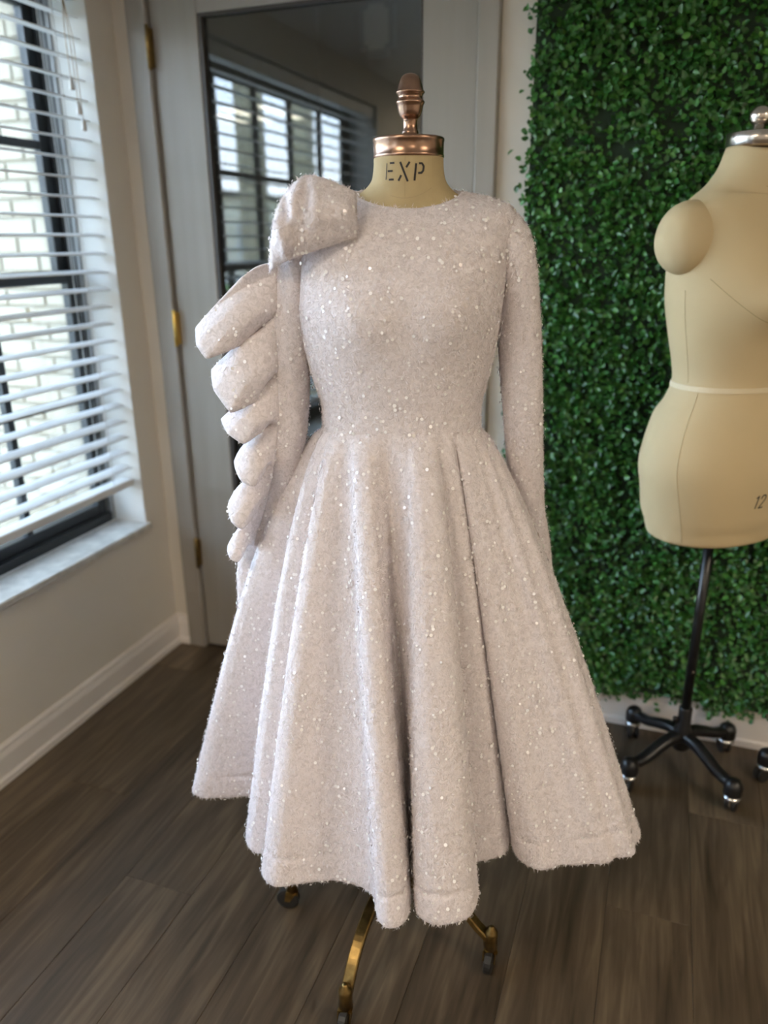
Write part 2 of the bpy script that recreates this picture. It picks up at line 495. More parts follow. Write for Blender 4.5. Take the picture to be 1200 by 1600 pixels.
def blind(ya, yb, label, cords, group):
    bl = tag(empty('window_blind', (-.048, (ya + yb) / 2, .62)), label, 'blind', group)
    L_ = (yb - ya) / 2 - .012
    oz = .62
    # shared slat mesh, gently crowned
    n = 6
    a = np.linspace(-1, 1, n)
    top = [(.0245 * t, 0.0032 * (1 - t * t)) for t in a]
    secs = top + [(x_, z_ - .0026) for x_, z_ in reversed(top)]
    rings = [np.array([[x_, y_, z_] for x_, z_ in secs]) for y_ in (-L_, L_)]
    vs, fs = loft_data(rings, True, True, True)
    first = mesh('slat', vs, fs, M['slat'], bl, False)
    zs = np.arange(.705, 2.03, .0515)
    tilt = math.radians(7)
    first.location = (0, 0, zs[0] - oz); first.rotation_euler = (0, tilt, 0)
    for z in zs[1:]:
        s = first.copy(); COL.objects.link(s); s.parent = bl
        s.location = (0, 0, z - oz); s.rotation_euler = (0, tilt + random.uniform(-.03, .03), random.uniform(-.001, .001))
    box('bottom_rail', -.027, .027, -L_, L_, .640 - oz, .664 - oz, M['slat'], bl, .005, 2)
    box('head_rail', -.030, .030, -L_, L_, 2.03 - oz, 2.078 - oz, M['slat'], bl, .003)
    for yc in (-L_ + .10, -L_ * .33, L_ * .33, L_ - .10):
        for xo in (-.026, .026):
            tube('ladder_cord', [(xo, yc, .665 - oz), (xo, yc, 2.03 - oz)], .0011, M['cord'] if False else M['slat'], bl, 5)
    if cords:
        for k, (dy, zb) in enumerate(((.0, 1.80), (.012, 1.74), (.02, 1.70))):
            yy = L_ - .075 + dy
            xk = .036 + .004 * k
            c = tube('pull_cord', [(.030, L_ - .06, 2.03 - oz), (xk, yy, 1.93 - oz), (xk, yy + .002, zb + .03 - oz)], .0013, M['cord'], bl, 6)
            lathe('tassel', [(0, .006), (.004, .0075), (.022, .006), (.034, .0025)], M['slat'], c, 10, (xk, yy + .002, zb - oz))
    return bl

for i, (a, c) in enumerate(WINS):
    window(i + 1, a, c)
lab = ['white slatted window blind with hanging cord tassels, beside the grey door']
blind(*WINS[0], lab[0], True, 'slatted blinds on the side windows')
blind(*WINS[1], 'white slatted window blind on the window further from the grey door', False, 'slatted blinds on the side windows')

# rounded frame hanging on the wall of the room beyond the glass
vt = tag(empty('wall_frame', (.128, 1.9, 2.375)), 'rounded grey frame on the dark wall behind the door glass', 'frame')
def rounded_plate(name, hx, hz, y0, y1, r_, mat, parent):
    bm = bmesh.new(); bm_box(bm, -hx, hx, y0, y1, -hz, hz, 0)
    bmesh.ops.bevel(bm, geom=[e for e in bm.edges if abs(e.verts[0].co.y - e.verts[1].co.y) > .001], offset=r_, segments=4, affect='EDGES')
    return bobj(name, bm, mat, parent)
rounded_plate('frame_rim', .088, .125, -.045, 0, .035, M['vent'], vt)
rounded_plate('frame_face', .062, .096, -.049, -.044, .022, M['vent_in'], vt)

lb = tag(empty('fill_lamp', (1.2, 1.0, 3.0)), 'added fill lamp brightening the room behind the door', 'lamp')  # invented lamp, added so the frame behind the glass shows up
lathe('fill_lamp_body', [(-.05, .09), (-.04, .12), (0, .12)], M['slat'], lb, 24)
ldb = bpy.data.lights.new('fill_lamp_light', 'AREA'); ldb.shape = 'DISK'; ldb.size = .18; ldb.energy = 5; ldb.color = (1, .95, .85)
lob = bpy.data.objects.new('fill_lamp_light', ldb); COL.objects.link(lob); lob.parent = lb; lob.location = (0, 0, -.06)
# ceiling lamps of the room, behind and beside the photographer
for i, (lx, ly) in enumerate(LAMPS):
    lp = tag(empty('ceiling_lamp', (lx, ly, CEIL)), ('square flush ceiling lamp closest to the side windows', 'square flush ceiling lamp deep in the room behind the dress', 'square flush ceiling lamp closest to the boxwood panel')[i], 'lamp', 'flush ceiling lamps')
    box('lamp_frame', -.31, .31, -.31, .31, -.03, 0, M['slat'], lp, .004)
    box('diffuser', -.285, .285, -.285, .285, -.034, -.0295, M['diffuser'], lp)
    ld = bpy.data.lights.new('ceiling_lamp_light', 'AREA')
    ld.shape = 'SQUARE'; ld.size = .56; ld.energy = LAMP_POWER[i]; ld.color = (1, .84, .62)
    lo = bpy.data.objects.new('ceiling_lamp_light', ld); COL.objects.link(lo)
    lo.parent = lp; lo.location = (0, 0, -.04)

# ------------------------------------------------------------------ outside
struct(box('ground_outside', -40, -WT, -60, 30, -.25, -.12, M['asphalt']), 'grey asphalt yard outside the windows', 'ground')
struct(box('lawn_outside', -14, -9, -50, 2, -.12, -.08, M['grass']), 'green lawn strip outside', 'ground')
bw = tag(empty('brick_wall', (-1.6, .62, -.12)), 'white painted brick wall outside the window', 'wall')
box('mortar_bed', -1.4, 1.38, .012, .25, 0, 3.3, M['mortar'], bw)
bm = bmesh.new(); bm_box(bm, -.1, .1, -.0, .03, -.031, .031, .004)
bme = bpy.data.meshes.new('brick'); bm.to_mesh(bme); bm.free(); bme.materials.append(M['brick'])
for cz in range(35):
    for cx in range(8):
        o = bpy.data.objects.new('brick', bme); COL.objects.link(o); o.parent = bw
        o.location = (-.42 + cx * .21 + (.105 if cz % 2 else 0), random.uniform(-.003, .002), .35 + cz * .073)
# porch posts along the side, a beam over them, a pale building across the yard
for i, yy in enumerate((-2.95, -3.75, -7.0, -8.4, -10.0)):
    p = tag(empty('porch_post', (-1.2, yy, -.12)), 'tan square porch post, %s from the white brick wall' % ('first', 'second', 'third', 'fourth', 'fifth')[i], 'post', 'porch posts outside the side windows')
    box('shaft', -.075, .075, -.075, .075, .12, 2.72, M['post'], p, .006)
    box('plinth', -.10, .10, -.10, .10, 0, .12, M['post'], p, .008)
    box('capital', -.095, .095, -.095, .095, 2.72, 2.80, M['post'], p, .008)
bm_ = tag(empty('added_shade_roof', (-1.2, -6, 2.68)), 'dark roof added over the tan posts to shade the brick', 'porch roof')
box('beam_board', -.09, .09, -5.4, 6.6, 0, .24, M['roof_dark'], bm_, .005)
box('shade_board', -.25, .97, -5.4, 6.6, .24, .30, M['roof_dark'], bm_)  # roof slab added to keep sky light off the brick wall
fb = tag(empty('far_building', (-20, -24, -.12)), 'low pale building across the yard', 'building')
box('wall', -3, 3, -16, 14, 0, 3.4, M['stucco'], fb)
box('roof', -3.3, 3.3, -16.3, 14.3, 3.4, 3.65, M['roof_dark'], fb)
for k in range(9):
    f = box('window', 2.98, 3.04, -14 + k * 3.1, -12.3 + k * 3.1, .9, 2.4, M['slat'], fb)
    box('pane', 3.03, 3.06, -13.9 + k * 3.1, -12.4 + k * 3.1, 1.0, 2.3, M['far_glass'], f)

# ------------------------------------------------------------------ artificial boxwood wall
HX0, HX1, HZ0, HZ1 = 1.225, 3.25, .125, 2.20
hd = tag(empty('boxwood_panel', (HX0, 0, HZ0)), 'tall green artificial boxwood hedge panel covering the wall', 'hedge panel')
box('backing_mat', 0, HX1 - HX0, -.022, -.002, 0, HZ1 - HZ0, M['hedge_back'], hd)
def leaves(n):
    w, h = HX1 - HX0, HZ1 - HZ0
    # sprigs: leaves gather around sprig heads
    ns = n // 7
    sx = rng.uniform(-.012, w, ns); sz = rng.uniform(-.012, h, ns)
    sd = rng.uniform(.022, .050, ns) * (1 + .15 * np.sin(sx * 9) * np.cos(sz * 7))
    k = rng.integers(0, ns, n)
    P = np.stack([sx[k] + rng.normal(0, .015, n), -(sd[k] * rng.uniform(.55, 1.1, n)), sz[k] + rng.normal(0, .015, n)], 1)
    N = np.stack([rng.normal(0, .55, n), -np.ones(n) * .8, rng.normal(.35, .5, n)], 1)
    N /= np.linalg.norm(N, axis=1)[:, None]
    R_ = rng.normal(0, 1, (n, 3))
    U = np.cross(N, R_); U /= np.linalg.norm(U, axis=1)[:, None]
    V = np.cross(N, U)
    ln = rng.uniform(.012, .020, n)[:, None]; wd = ln * rng.uniform(.30, .40, n)[:, None]
    fold = wd * .45
    v = np.stack([P - U * ln * .5, P - U * ln * .15 + V * wd + N * fold, P + U * ln * .28 + V * wd * .8 + N * fold, P + U * ln * .5,
                  P + U * ln * .28 - V * wd * .8 + N * fold, P - U * ln * .15 - V * wd + N * fold], 1).reshape(-1, 3)
    base = (np.arange(n) * 6)[:, None]
    f = np.concatenate([base + np.array([0, 1, 2, 3]), base + np.array([0, 3, 4, 5])], 1).reshape(-1, 4)
    me = bpy.data.meshes.new('foliage')
    me.vertices.add(len(v)); me.vertices.foreach_set('co', v.ravel())
    me.loops.add(f.size); me.loops.foreach_set('vertex_index', f.ravel().astype(np.int32))
    me.polygons.add(len(f)); me.polygons.foreach_set('loop_start', np.arange(len(f), dtype=np.int32) * 4)
    me.update(calc_edges=True)
    tint = np.clip(np.repeat(rng.beta(1.6, 1.9, n) * .75 + (rng.random(ns)[k]) * .25, 2), 0, 1)
    at_ = me.attributes.new('tint', 'FLOAT', 'FACE'); at_.data.foreach_set('value', tint.astype(np.float32))
    o = link('foliage', me, M['leaf'], hd)
    o['kind'] = 'stuff'
leaves(84000)

# ------------------------------------------------------------------ bodies built from rings
def make_surf(rings, n_exp=2.3):
    """rings rows: zside, half width, front depth, back depth, centre x, zfront, zback -> surf(phi, t)"""
    R_ = np.asarray(rings, float)
    D = crom(R_, 8)
    def ring(i, n=72, grow=0.0):
        zs, a, f, bk, cx, zf, zb = D[i]
        ph = np.linspace(-np.pi, np.pi, n, endpoint=False)
        s, c = np.sin(ph), np.cos(ph)
        e = 2 / n_exp
        sx = np.sign(s) * np.abs(s) ** e; sy = np.sign(c) * np.abs(c) ** e
        x_ = cx + (a + grow) * sx
        y_ = np.where(c > 0, -(f + grow) * sy, -(bk + grow) * sy)
        z_ = np.where(c > 0, zs + (zf - zs) * np.abs(c) ** 1.5, zs + (zb - zs) * np.abs(c) ** 1.5)
        return np.stack([x_, y_, z_], 1)
    def pt(x_, z_):
        """front surface point at local x and height z with outward normal"""
        def y_at(xx, zz):
            best = None
            zfs = D[:, 5]
            zz = min(max(zz, zfs.min()), zfs.max())
            t = np.interp(zz, zfs, np.arange(len(D)))
            i = int(min(math.floor(t), len(D) - 2)); w = t - i
            row = D[i] * (1 - w) + D[i + 1] * w
            q = min(.999, abs((xx - row[4]) / row[1]))
            return -row[2] * (1 - q ** n_exp) ** (1 / n_exp)
        h = .002
        y0 = y_at(x_, z_)
        nx = (y_at(x_ + h, z_) - y_at(x_ - h, z_)) / (2 * h); nz = (y_at(x_, z_ + h) - y_at(x_, z_ - h)) / (2 * h)
        nn = np.array([nx, -1, nz]); nn /= np.linalg.norm(nn)
        return np.array([x_, y0, z_]), nn
    return D, ring, pt

def stroke(name, pts, width, pt, mat, parent, lift=.0007, sub=5):
    """flat painted stroke following the body surface"""
    P = []
    for (a, b_) in zip(pts[:-1], pts[1:]):
        for k in range(sub):
            t = k / sub
            P.append((a[0] * (1 - t) + b_[0] * t, a[1] * (1 - t) + b_[1] * t))
    P.append(pts[-1]); P = np.array(P)
    T = np.gradient(P, axis=0); T /= np.linalg.norm(T, axis=1)[:, None]
    Nn = np.stack([-T[:, 1], T[:, 0]], 1)
    A, B = [], []
    for p, q in zip(P, Nn):
        for lst_, s in ((A, 1), (B, -1)):
            c, n_ = pt(p[0] + q[0] * width / 2 * s, p[1] + q[1] * width / 2 * s)
            lst_.append(c + n_ * lift)
    vs = A + B; n = len(A)
    fs = [(i, i + 1, n + i + 1, n + i) for i in range(n - 1)]
    return mesh(name, vs, fs, mat, parent)

def strokes_join(name, strokes, width, pt, mat, parent, lift=.0007):
    allv, allf = [], []
    for s in strokes:
        o = stroke(name, s, width, pt, mat, parent, lift)
        off = len(allv)
        allv += [tuple(v.co) for v in o.data.vertices]
        allf += [tuple(i + off for i in p.vertices) for p in o.data.polygons]
        bpy.data.objects.remove(o)
    return mesh(name, allv, allf, mat, parent)

FORM = Vector((CAM.x, CAM.y, 0)) + RIGHT * .032 + HEAD * 1.25

# ---------------------------------------------------------------- antique dress form under the dress
RINGS = [  # zside, a, front, back, cx, zfront, zback
    (1.108, .130, .095, .085, -.002, 1.116, 1.108),
    (1.135, .130, .095, .085, -.002, 1.140, 1.135),
    (1.160, .133, .098, .088, -.002, 1.165, 1.160),
    (1.205, .145, .106, .092, -.004, 1.210, 1.205),
    (1.250, .154, .117, .097, -.005, 1.254, 1.250),
    (1.294, .160, .124, .100, -.005, 1.296, 1.294),
    (1.340, .162, .119, .100, -.002, 1.338, 1.345),
    (1.380, .165, .108, .098, .000, 1.372, 1.390),
    (1.410, .170, .097, .092, .001, 1.398, 1.425),
    (1.436, .171, .086, .084, .002, 1.419, 1.450),
    (1.451, .158, .077, .076, .003, 1.431, 1.464),
    (1.462, .124, .070, .068, .005, 1.438, 1.474),
    (1.469, .084, .0635, .060, .007, 1.444, 1.480),
]
df = tag(empty('dress_form', FORM, YAW), 'antique linen dress form with copper neck cap, wearing the white dress', 'dress form')
under = [(z, a - .010, f - .010, b_ - .010, c, zf, zb) for z, a, f, b_, c, zf, zb in RINGS[:9]]
under = [(.80, .165, .12, .13, 0, .80, .80), (.90, .168, .12, .125, 0, .90, .90), (1.0, .145, .105, .10, 0, 1.0, 1.0)] + under + [
    (1.430, .150, .080, .078, .003, 1.414, 1.444), (1.446, .122, .073, .070, .004, 1.426, 1.458), (1.459, .092, .0655, .062, .006, 1.438, 1.470),
    (1.470, .070, .059, .057, .008, 1.453, 1.480), (1.484, .0565, .0545, .053, .009, 1.470, 1.490), (1.500, .0525, .0520, .051, .009, 1.492, 1.502), (1.519, .0515, .0510, .050, .009, 1.519, 1.519)]
Du, ring_u, pt_u = make_surf(under, 2.15)
loft('torso', [ring_u(i) for i in range(len(Du))], M['linen_old'], df, cap0=True, cap1=True)
EXP = dict(
    E=[[(-.023, 1.506), (-.0245, 1.484)], [(-.019, 1.506), (-.0125, 1.506)], [(-.022, 1.4955), (-.0150, 1.4955)], [(-.0205, 1.484), (-.0135, 1.484)]],
    X=[[(-.0045, 1.507), (.0062, 1.481)], [(.009, 1.507), (.004, 1.4997)], [(-.003, 1.4895), (-.007, 1.482)]],
    P=[[(.0182, 1.505), (.0158, 1.482)], [(.022, 1.505), (.0265, 1.505), (.029, 1.5010), (.0283, 1.4955), (.0258, 1.4925), (.021, 1.4922)]])
for ch, st in EXP.items():
    thin = .0011 if ch == 'E' else .003
    o = strokes_join('stencil_letter', ([st[0]] if ch == 'E' else st), (.0011 if ch == 'E' else .0029), pt_u, M['ink'], df)
    o['label'] = 'black stencilled letter ' + ch
    if ch == 'E':
        q = strokes_join('letter_bar', st[1:], .0026, pt_u, M['ink'], o)
stroke('centre_seam', [(.003, 1.518), (.0025, 1.508)], .0006, pt_u, M['seam'], df)
stroke('centre_seam', [(.0022, 1.4805), (.0022, 1.458)], .0006, pt_u, M['seam'], df)
strokes_join('neck_seam', [[(x_, 1.4585 + 9.5 * max(0, abs(x_ - .002)) ** 2) for x_ in np.linspace(-.040, .044, 15)]], .0007, pt_u, M['seam'], df)
lathe('neck_cap', [(0, .0515), (.0005, .0528), (.004, .0528), (.005, .0522), (.0215, .0522), (.0225, .0530), (.0262, .0530), (.0275, .052), (.0275, .014)], M['copper'], df, 56, (.009, 0, 1.5155))
fin_px = [(840, 16.5), (828, 16.5), (815, 15.6), (800, 13), (785, 13.4), (765, 12), (720, 11), (655, 11.2), (640, 12.5), (625, 14.8), (600, 17), (560, 18.8), (520, 19.8), (495, 20.8), (482, 22.4), (466, 22.6), (454, 21.6), (440, 19.6), (425, 18.6), (408, 18.8), (395, 20), (382, 21.4), (370, 22.8), (358, 22.4), (346, 20.6), (325, 19.8), (290, 18.6), (255, 17.2), (220, 15.2), (195, 12.5), (178, 8.5), (168, 4), (166, .5)]
fin = lathe('finial', [((840 - y_) / 7.27 * .00090, r_ * .00092) for y_, r_ in fin_px], M['copper'], df, 40, (.011, -.012, 1.5425))
lathe('screw_hole', [(0, .0016), (.0005, .0016)], M['ink'], fin, 10, (.004, -.0232, 1.563)).rotation_euler = (0, 0, 0)
# pole and four brass legs on castors
SB = Vector((-.033, 0, 0))
lathe('pole', [(.20, .013), (.80, .013)], M['brass_dark'], df, 20, SB)
lathe('hub', [(.125, .012), (.13, .022), (.15, .026), (.185, .026), (.20, .018), (.22, .016)], M['brass_dark'], df, 24, SB)
def swivel_castor(parent, pos, ang, wheel_r, metal, cap, trail):
    """knob, fork and wheel standing under a leg end"""
    c = lathe('castor_knob', [(.046, .010), (.050, .0135), (.088, .0135), (.094, .012), (.099, .0065), (.104, .006), (.106, .003)], metal, parent, 18, pos)
    d = Vector((math.cos(ang), math.sin(ang), 0)); n = Vector((-d.y, d.x, 0))
    wc = Vector((pos[0], pos[1], 0)) + d * trail + Vector((0, 0, wheel_r))
    bm = bmesh.new()
    for s in (-1, 1):
        a = [Vector((pos[0], pos[1], .048)) + n * (.0115 * s) + d * q for q in (-.010, .012)]
        b_ = [wc + n * (.0115 * s) + d * q for q in (.006, -.006)]
        pts = a + b_
        vv = [bm.verts.new(p + n * (.0012 * t)) for t in (-1, 1) for p in pts]
        for q in ((0, 1, 2, 3), (7, 6, 5, 4), (0, 4, 5, 1), (1, 5, 6, 2), (2, 6, 7, 3), (3, 7, 4, 0)):
            bm.faces.new([vv[i] for i in q])
    bm_box(bm, pos[0] - .0125, pos[0] + .0125, pos[1] - .0125, pos[1] + .0125, .044, .052)
    bobj('fork', bm, cap, c)
    path = [wc - n * .0085, wc - n * .0065, wc + n * .0065, wc + n * .0085]
    rings = []
    for p, r_ in zip(path, (wheel_r * .78, wheel_r, wheel_r, wheel_r * .78)):
        aa = np.linspace(0, 2 * np.pi, 22, endpoint=False)
        rings.append(np.array([p + d * (r_ * math.cos(t)) + Vector((0, 0, r_ * math.sin(t))) for t in aa]))
    loft('wheel', rings, M['rubber'], c, cap0=True, cap1=True, smooth=False)
    return c
LEGS = [(-.112, -.200), (.176, -.076), (.046, .200), (-.242, .076)]
for i, (lx, ly) in enumerate(LEGS):
    e_ = Vector((lx, ly, 0)); d = (e_ - SB).normalized(); L_ = (e_ - SB).length
    prof = [(.016, .160), (.06, .160), (.10, .155), (.14, .142), (.172, .120), (.195, .095), (L_ - .004, .074), (L_ + .003, .068)]
    path = crom([SB + d * q + Vector((0, 0, z_)) for q, z_ in prof], 4)
    n = Vector((-d.y, d.x, 0))
    rings = []
    T = np.gradient(path, axis=0)
    for k, p in enumerate(path):
        t = Vector(T[k]).normalized(); u = t.cross(n).normalized()
        hw, ht = .0110, .0080 - .002 * k / len(path)
        p = Vector(p)
        rings.append(np.array([p + n * (hw * a) + u * (ht * c) for a, c in ((-1, -.7), (-.8, -1), (.8, -1), (1, -.7), (1, .7), (.8, 1), (-.8, 1), (-1, .7))]))
    lg = loft('leg', rings, M['brass_dark'], df, cap0=True, cap1=True, smooth=False)
    swivel_castor(lg, (lx, ly, 0), (math.radians(255), math.radians(250), 0, math.radians(170))[i], .025, M['brass_dark'], M['brass_dark'], .010)

# ---------------------------------------------------------------- the dress
dr = tag(empty('sequin_dress', FORM, YAW), 'white sequined long-sleeved dress with bow and ruffled sleeve on the copper-capped form', 'dress')
D, ring_b, pt_b = make_surf(RINGS, 2.3)
rings = []
for i in range(len(D)):
    rg = ring_b(i, 120)
    # bust
    for bx_ in (-.072, .066):
        w = np.exp(-(((rg[:, 0] - bx_) / .045) ** 2 + ((rg[:, 2] - 1.292) / .045) ** 2)) * (rg[:, 1] < 0)
        rg[:, 1] -= .010 * w
    w = np.exp(-((rg[:, 0] / .02) ** 2 + ((rg[:, 2] - 1.28) / .05) ** 2)) * (rg[:, 1] < 0)
    rg[:, 1] += .003 * w
    rings.append(rg)
last = rings[-1].copy()
ctr = last.mean(0)
for sh, dz in ((.0025, .0015), (.0045, -.001), (.005, -.008)):
    q = last.copy(); dv = q - ctr; dv[:, 2] = 0
    dv /= np.linalg.norm(dv, axis=1)[:, None]
    q -= dv * sh; q[:, 2] += dz
    rings.append(q)
bodice = loft('bodice', rings, M['cloth'], dr)

# skirt: hem line in plan (x, y, waist angle in degrees from the front)
HEM = [(-.426, .030, -97), (-.404, .003, -94), (-.355, .004, -88), (-.302, .004, -83), (-.270, -.012, -80), (-.275, -.060, -77), (-.292, -.101, -73),
       (-.281, -.138, -69), (-.260, -.150, -65), (-.238, -.152, -61), (-.240, -.170, -57), (-.253, -.190, -54), (-.244, -.212, -51), (-.222, -.223, -47),
       (-.181, -.215, -43.5), (-.126, -.210, -41), (-.084, -.223, -39), (-.063, -.240, -37), (-.053, -.265, -34), (-.047, -.294, -31), (-.028, -.308, -27),
       (-.004, -.302, -22), (.0065, -.275, -19), (.006, -.22, -13), (.011, -.180, -8), (.017, -.22, -2), (.0145, -.262, 3), (.020, -.291, 6), (.048, -.306, 10),
       (.098, -.291, 14), (.120, -.246, 18), (.117, -.200, 21), (.121, -.176, 24), (.147, -.168, 27), (.178, -.152, 30), (.192, -.125, 31), (.206, -.090, 32.5),
       (.199, -.112, 34.5), (.195, -.146, 36.5), (.204, -.174, 39), (.232, -.190, 43), (.268, -.180, 49), (.300, -.186, 54), (.333, -.173, 60), (.368, -.174, 66), (.405, -.156, 75), (.434, -.118, 88), (.430, -.060, 96),
       (.40, .03, 105), (.42, .12, 115), (.37, .17, 123), (.36, .26, 133), (.27, .29, 143), (.24, .37, 153), (.12, .36, 165), (.06, .41, 175), (-.05, .36, 186),
       (-.13, .40, 196), (-.20, .32, 207), (-.30, .33, 218), (-.32, .22, 230), (-.41, .19, 242), (-.385, .09, 253)]
H = np.array(HEM)
ph = H[:, 2].copy()
C = crom(np.stack([H[:, 0], H[:, 1]], 1), 10, True)
phs = np.interp(np.arange(len(C)) / 10, np.arange(len(H) + 1), np.append(ph, 263))
pr = np.radians(phs)
e = 2 / 2.3
Wx = -.002 + .131 * np.sign(np.sin(pr)) * np.abs(np.sin(pr)) ** e
cs = np.cos(pr)
Wy = np.where(cs > 0, -.0965, -.0865) * np.sign(cs) * np.abs(cs) ** e
Wz = 1.109 + np.where(cs > 0, .008 * np.abs(cs) ** 1.5, 0)
tang = np.roll(C, -1, 0) - np.roll(C, 1, 0)
nrm = np.stack([tang[:, 1], -tang[:, 0]], 1); nrm /= np.linalg.norm(nrm, axis=1)[:, None]
# outward = away from the enclosed side
area = np.sum(C[:, 0] * np.roll(C[:, 1], -1) - np.roll(C[:, 0], -1) * C[:, 1])
if area < 0: nrm = -nrm
rad = np.stack([np.sin(pr), -np.cos(pr)], 1)
left_w = np.exp(-((phs + 85) / 32) ** 2) + np.exp(-((phs - 275) / 32) ** 2)
right_w = np.exp(-((phs - 88) / 30) ** 2)
front_w = np.exp(-(phs / 45) ** 2)
back_w = np.exp(-((phs - 180) / 60) ** 2)
bul = .026 * left_w + .012 * right_w + .014 * front_w + .05 * back_w
HZ = .36
kk = np.exp(-(np.arange(-70, 71) / 34.0) ** 2); kk /= kk.sum()
CS = np.stack([np.convolve(np.concatenate([C[-70:, j], C[:, j], C[:70, j]]), kk, 'valid') for j in range(2)], 1)
rings = []
def skirt_ring(t, off=0.0, dz=0.0):
    g = t
    xy = np.stack([Wx, Wy], 1) * (1 - g) + CS * g + (C - CS) * t ** .58 + rad * (bul * math.sin(math.pi * t ** .6))[:, None]
    z_ = Wz * (1 - t) + HZ * t
    # small secondary folds growing towards the hem
    xy = xy + nrm * ((.0022 + .0045 * np.exp(-((phs - 66) / 20) ** 2)) * t ** .6 * np.sin(phs * .42 + 1.0 * t))[:, None]
    groove = (-.0034 * math.exp(-((t - .935) / .007) ** 2) * (.55 + .45 * np.sin(phs * .21)))[:, None]
    xy = xy + nrm * (off + groove)
    return np.stack([xy[:, 0], xy[:, 1], z_ + dz], 1)
rings.append(skirt_ring(0, -.004, .004))
ts = np.concatenate([np.linspace(0, .9, 46), np.linspace(.9, .992, 24)[1:]])
for t in ts: rings.append(skirt_ring(t))
n_outer = len(rings)
rings.append(skirt_ring(.999, -.0008)); rings.append(skirt_ring(1.003, -.003)); rings.append(skirt_ring(1.0, -.006)); rings.append(skirt_ring(.985, -.0075)); rings.append(skirt_ring(.90, -.008))
skirt = loft('skirt', rings, M['cloth'], dr)

# stitched-down waist pleat edges
for (x0, x1, lab_) in ((.066, .070, 'r'), (-.100, -.096, 'l')):
    pass

def sleeve(name, pts, open_end=True):
    P = crom(np.array([p[:5] for p in pts], float), 6)
    n = 40
    rings = []
    T = np.gradient(P[:, :3], axis=0); T /= np.linalg.norm(T, axis=1)[:, None]
    for k, (p, t) in enumerate(zip(P, T)):
        ref = np.array([0, 1, 0.])
        u = np.cross(ref, t); u /= np.linalg.norm(u); v = np.cross(t, u)
        a = np.linspace(0, 2 * np.pi, n, endpoint=False)
        f = k / (len(P) - 1)
        wob = 1 + .06 * np.sin(3 * a + 5 * f) * min(1, f * 3) + .035 * np.sin(2 * a + 17 * f) * min(1, f * 3)
        rings.append(p[:3] + np.outer(np.cos(a) * p[3] * wob, u) + np.outer(np.sin(a) * p[4] * wob, v))
    # turned-in cuff
    q = rings[-1]; c = q.mean(0)
    rings.append(c + (q - c) * .93 + np.array([0, 0, .0]))
    rings.append(c + (q - c) * .90 + np.array([0, 0, .03]))
    return loft(name, rings, M['cloth'], dr)
sleeve_r = sleeve('sleeve', [(.128, .0, 1.438, .012, .018), (.146, .0, 1.424, .030, .036), (.160, .0, 1.396, .040, .050), (.174, .0, 1.352, .036, .052), (.187, .006, 1.262, .033, .046), (.201, .014, 1.136, .0315, .040),
                             (.2125, .030, 1.03, .031, .036), (.225, .05, .94, .030, .033), (.243, .06, .87, .027, .028), (.257, .06, .800, .023, .024), (.260, .06, .783, .022, .023)])
sleeve_l = sleeve('sleeve', [(-.122, .0, 1.438, .012, .018), (-.140, .0, 1.424, .030, .036), (-.155, .0, 1.396, .040, .050), (-.170, .0, 1.352, .034, .050), (-.181, .0, 1.262, .034, .044), (-.187, .008, 1.16, .034, .040),
                             (-.196, .018, 1.08, .032, .037), (-.218, .036, 1.0, .031, .034), (-.254, .05, .90, .031, .032), (-.276, .055, .83, .028, .029), (-.283, .055, .755, .026, .027)])

# cascading ruffle along the outer left sleeve: seam curve and folded outer edge
SEAM = crom([(-.186, -.034, 1.372), (-.194, -.030, 1.25), (-.202, -.022, 1.13), (-.216, -.010, 1.05), (-.232, .004, .99), (-.258, .022, .91), (-.276, .032, .862)], 10)
EDGE = [(-.262, -.040, 1.330, .0), (-.296, -.036, 1.300, .02), (-.3205, -.030, 1.276, .04), (-.317, -.052, 1.252, .07), (-.302, -.062, 1.233, .10), (-.272, -.056, 1.243, .13), (-.243, -.030, 1.254, .16), (-.240, .020, 1.238, .18),
        (-.275, .015, 1.222, .20), (-.304, -.020, 1.209, .22), (-.297, -.048, 1.182, .25), (-.270, -.066, 1.150, .29), (-.235, -.044, 1.162, .33), (-.235, .020, 1.150, .35), (-.270, .012, 1.142, .37),
        (-.295, -.020, 1.129, .39), (-.280, -.050, 1.112, .42), (-.255, -.060, 1.098, .45), (-.230, -.040, 1.112, .48), (-.232, .020, 1.098, .50), (-.262, .0, 1.084, .53), (-.277, -.028, 1.060, .56), (-.265, -.052, 1.036, .59), (-.244, -.056, 1.026, .62),
        (-.232, -.030, 1.040, .64), (-.242, .025, 1.020, .66), (-.278, .005, 1.008, .69), (-.293, -.026, .985, .72), (-.285, -.050, .962, .75), (-.268, -.052, .951, .78), (-.252, -.020, .966, .80), (-.258, .030, .946, .83), (-.284, .012, .930, .86),
        (-.302, -.014, .905, .90), (-.296, -.034, .890, .93), (-.284, -.034, .884, .96), (-.276, -.010, .892, 1.0)]
E_ = crom(EDGE, 8)
EL = np.array(EDGE)
EL = np.stack([np.interp(np.arange(len(E_)) / 8, np.arange(len(EL)), EL[:, j]) for j in range(4)], 1)
crisp = np.where(E_[:, 3] < .5, .75, .25)[:, None]
E_ = E_ * (1 - crisp) + EL * crisp
seam_t = np.linspace(0, 1, len(SEAM))
rows = []
NR = 18
for k in range(NR + 1):
    g = k / NR
    S_ = np.stack([np.interp(E_[:, 3] * (.52 + .38 * E_[:, 3]), seam_t, SEAM[:, j]) for j in range(3)], 1)
    P = S_ * (1 - g) + E_[:, :3] * g
    P[:, 1] -= .014 * math.sin(math.pi * g) * 1.0
    P[:, 2] += .012 * math.sin(math.pi * g)
    rows.append(P)
ruffle = loft('sleeve_ruffle', rows, M['cloth'], dr, close_u=False)
